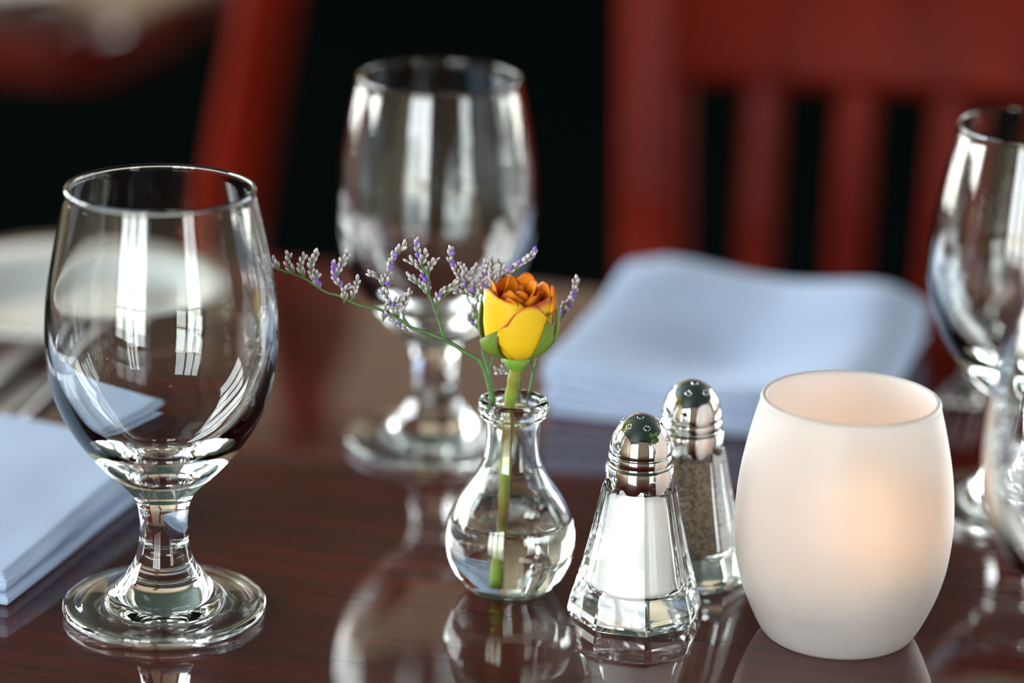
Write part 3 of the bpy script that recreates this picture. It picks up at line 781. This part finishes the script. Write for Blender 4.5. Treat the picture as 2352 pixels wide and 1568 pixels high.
# napkin A: left side; right edge recedes along the table direction, near right corner at pixel (15, 1393)
a0 = gnd(17, 1395); na_rot = math.radians(-17)
NAW, NAD = .150, .146
ux = Vector((math.cos(na_rot), math.sin(na_rot), 0))
na = napkin('folded pale blue cloth napkin beside the front goblet, its round fold to the goblet', a0 - ux * NAW, 0, NAW, NAD,
    [(.0052, .000, .0012), (.0050, .0040, .0012), (.0085, -.0008, .001)],
    lambda x, y: .004 * y + .0015 * math.sin(x * 5) - .0020 * math.exp(-((x - 1) / .16) ** 2) - .001 * math.exp(-(y / .16) ** 2), 11)
na.rotation_euler = (0, 0, na_rot)

# ------------------------------------------------------------------ cutlery
def fork(label, tip, direction, length=.185):
    """local: tines at x = 0, handle towards +x; lies on the table"""
    rz = math.atan2(direction.y, direction.x)
    f = thing('fork', label, 'fork', (tip.x, tip.y, TZ), rz, 'forks on the table')
    def strip(name, secs, th):
        bm = bmesh.new(); rings = []
        for x, hw, z in secs:
            ring = [bm.verts.new((x, y, z + dz)) for y, dz in ((-hw, th * .35), (-hw * .6, th), (hw * .6, th), (hw, th * .35), (hw * .8, 0), (-hw * .8, 0))]
            rings.append(ring)
        for a, b in zip(rings[:-1], rings[1:]):
            for k in range(6): bm.faces.new((a[k], a[(k + 1) % 6], b[(k + 1) % 6], b[k]))
        bm.faces.new(rings[0][::-1]); bm.faces.new(rings[-1]); return from_bm(name, bm)
    L = length
    link('handle', strip('handle', [(.064, .0035, .0045), (.080, .0026, .0062), (.100, .0030, .0062), (.130, .0046, .0035), (.160, .0066, .0012), (L - .008, .0072, .0003), (L - .002, .0050, .0002), (L, .0020, .0002)], .0024), M['steel'], f)
    link('head', strip('head', [(.040, .0120, .0008), (.050, .0118, .0000), (.058, .0085, .0016), (.066, .0034, .0046)], .0020), M['steel'], f)
    tn = strip('tine', [(0, .0006, .0110), (.006, .0012, .0092), (.018, .0016, .0055), (.032, .0018, .0022), (.042, .0020, .0007)], .0019); tn.materials.append(M['steel'])
    for k in range(4): link('tine', tn, None, f, True, (0, (k - 1.5) * .0066, 0))
    return f
fork('stainless steel fork, tines beside the far folded blue napkin', gnd(2185, 925, .011), WX).scale = (.88, .88, .88)
# fork of the left setting: handle end towards the camera, behind the napkin
e0 = gnd(12, 972); e1 = gnd(130, 889); dr = (e1 - e0).normalized()
fork('stainless steel fork, handle sticking out behind the pale blue napkin fold', e0 + dr * .175, -dr)

def knife(label, end, direction):
    """local: handle end at x = 0, blade towards +x, lying flat"""
    rz = math.atan2(direction.y, direction.x)
    k = thing('table_knife', label, 'knife', (end.x, end.y, TZ), rz)
    def strip(name, secs):
        bm = bmesh.new(); rings = []
        for x, y0, y1, th in secs:
            ym = (y0 + y1) / 2
            rings.append([bm.verts.new(p) for p in ((x, y0, th * .3), (x, ym, 0), (x, y1, th * .3), (x, y1, th * .7), (x, ym, th), (x, y0, th * .7))])
        for a, b in zip(rings[:-1], rings[1:]):
            for q in range(6): bm.faces.new((a[q], a[(q + 1) % 6], b[(q + 1) % 6], b[q]))
        bm.faces.new(rings[0][::-1]); bm.faces.new(rings[-1]); return from_bm(name, bm)
    link('handle', strip('handle', [(0, -.003, .003, .004), (.003, -.006, .006, .006), (.04, -.0058, .0058, .0068), (.09, -.0046, .0046, .006), (.100, -.0040, .0040, .004)]), M['steel'], k)
    link('blade', strip('blade', [(.099, -.0040, .0040, .003), (.108, -.0080, .0060, .0022), (.160, -.0095, .0065, .0018), (.195, -.0080, .0060, .0016), (.210, -.0010, .0045, .0010)]), M['steel'], k)
    return k
side = Vector((dr.y, -dr.x, 0))
kn = e0 - side * .030 + dr * .006
knife('stainless steel table knife lying beside the fork, behind the pale blue napkin', kn, dr)

# pendant lamp whose bulb mirrors as an orange spot in the goblet bowls
LP = Vector((1.85, .6, 1.40))
pl = thing('pendant_lamp', 'small pendant lamp mirrored as a warm orange spot in the goblet bowls', 'lamp', LP)
link('cord', tube_me('cord', [Vector((0, 0, .16)), Vector((0, 0, ZC - LP.z))], .004, 8), M['trim'], pl)
link('shade', lathe_me('shade', [(.02, .165), (.03, .16), (.075, .06), (.09, .0), (.087, .0), (.072, .058), (.027, .157), (.02, .160)], 40, True), M['metal_base'], pl)
link('bulb', lathe_me('bulb', smooth_prof([(0, -.005), (.025, .0), (.045, .025), (.042, .055), (.02, .095), (.015, .15), (0, .15)], 3), 28), emit('warm_bulb', (1.0, .42, .12), 22), pl)
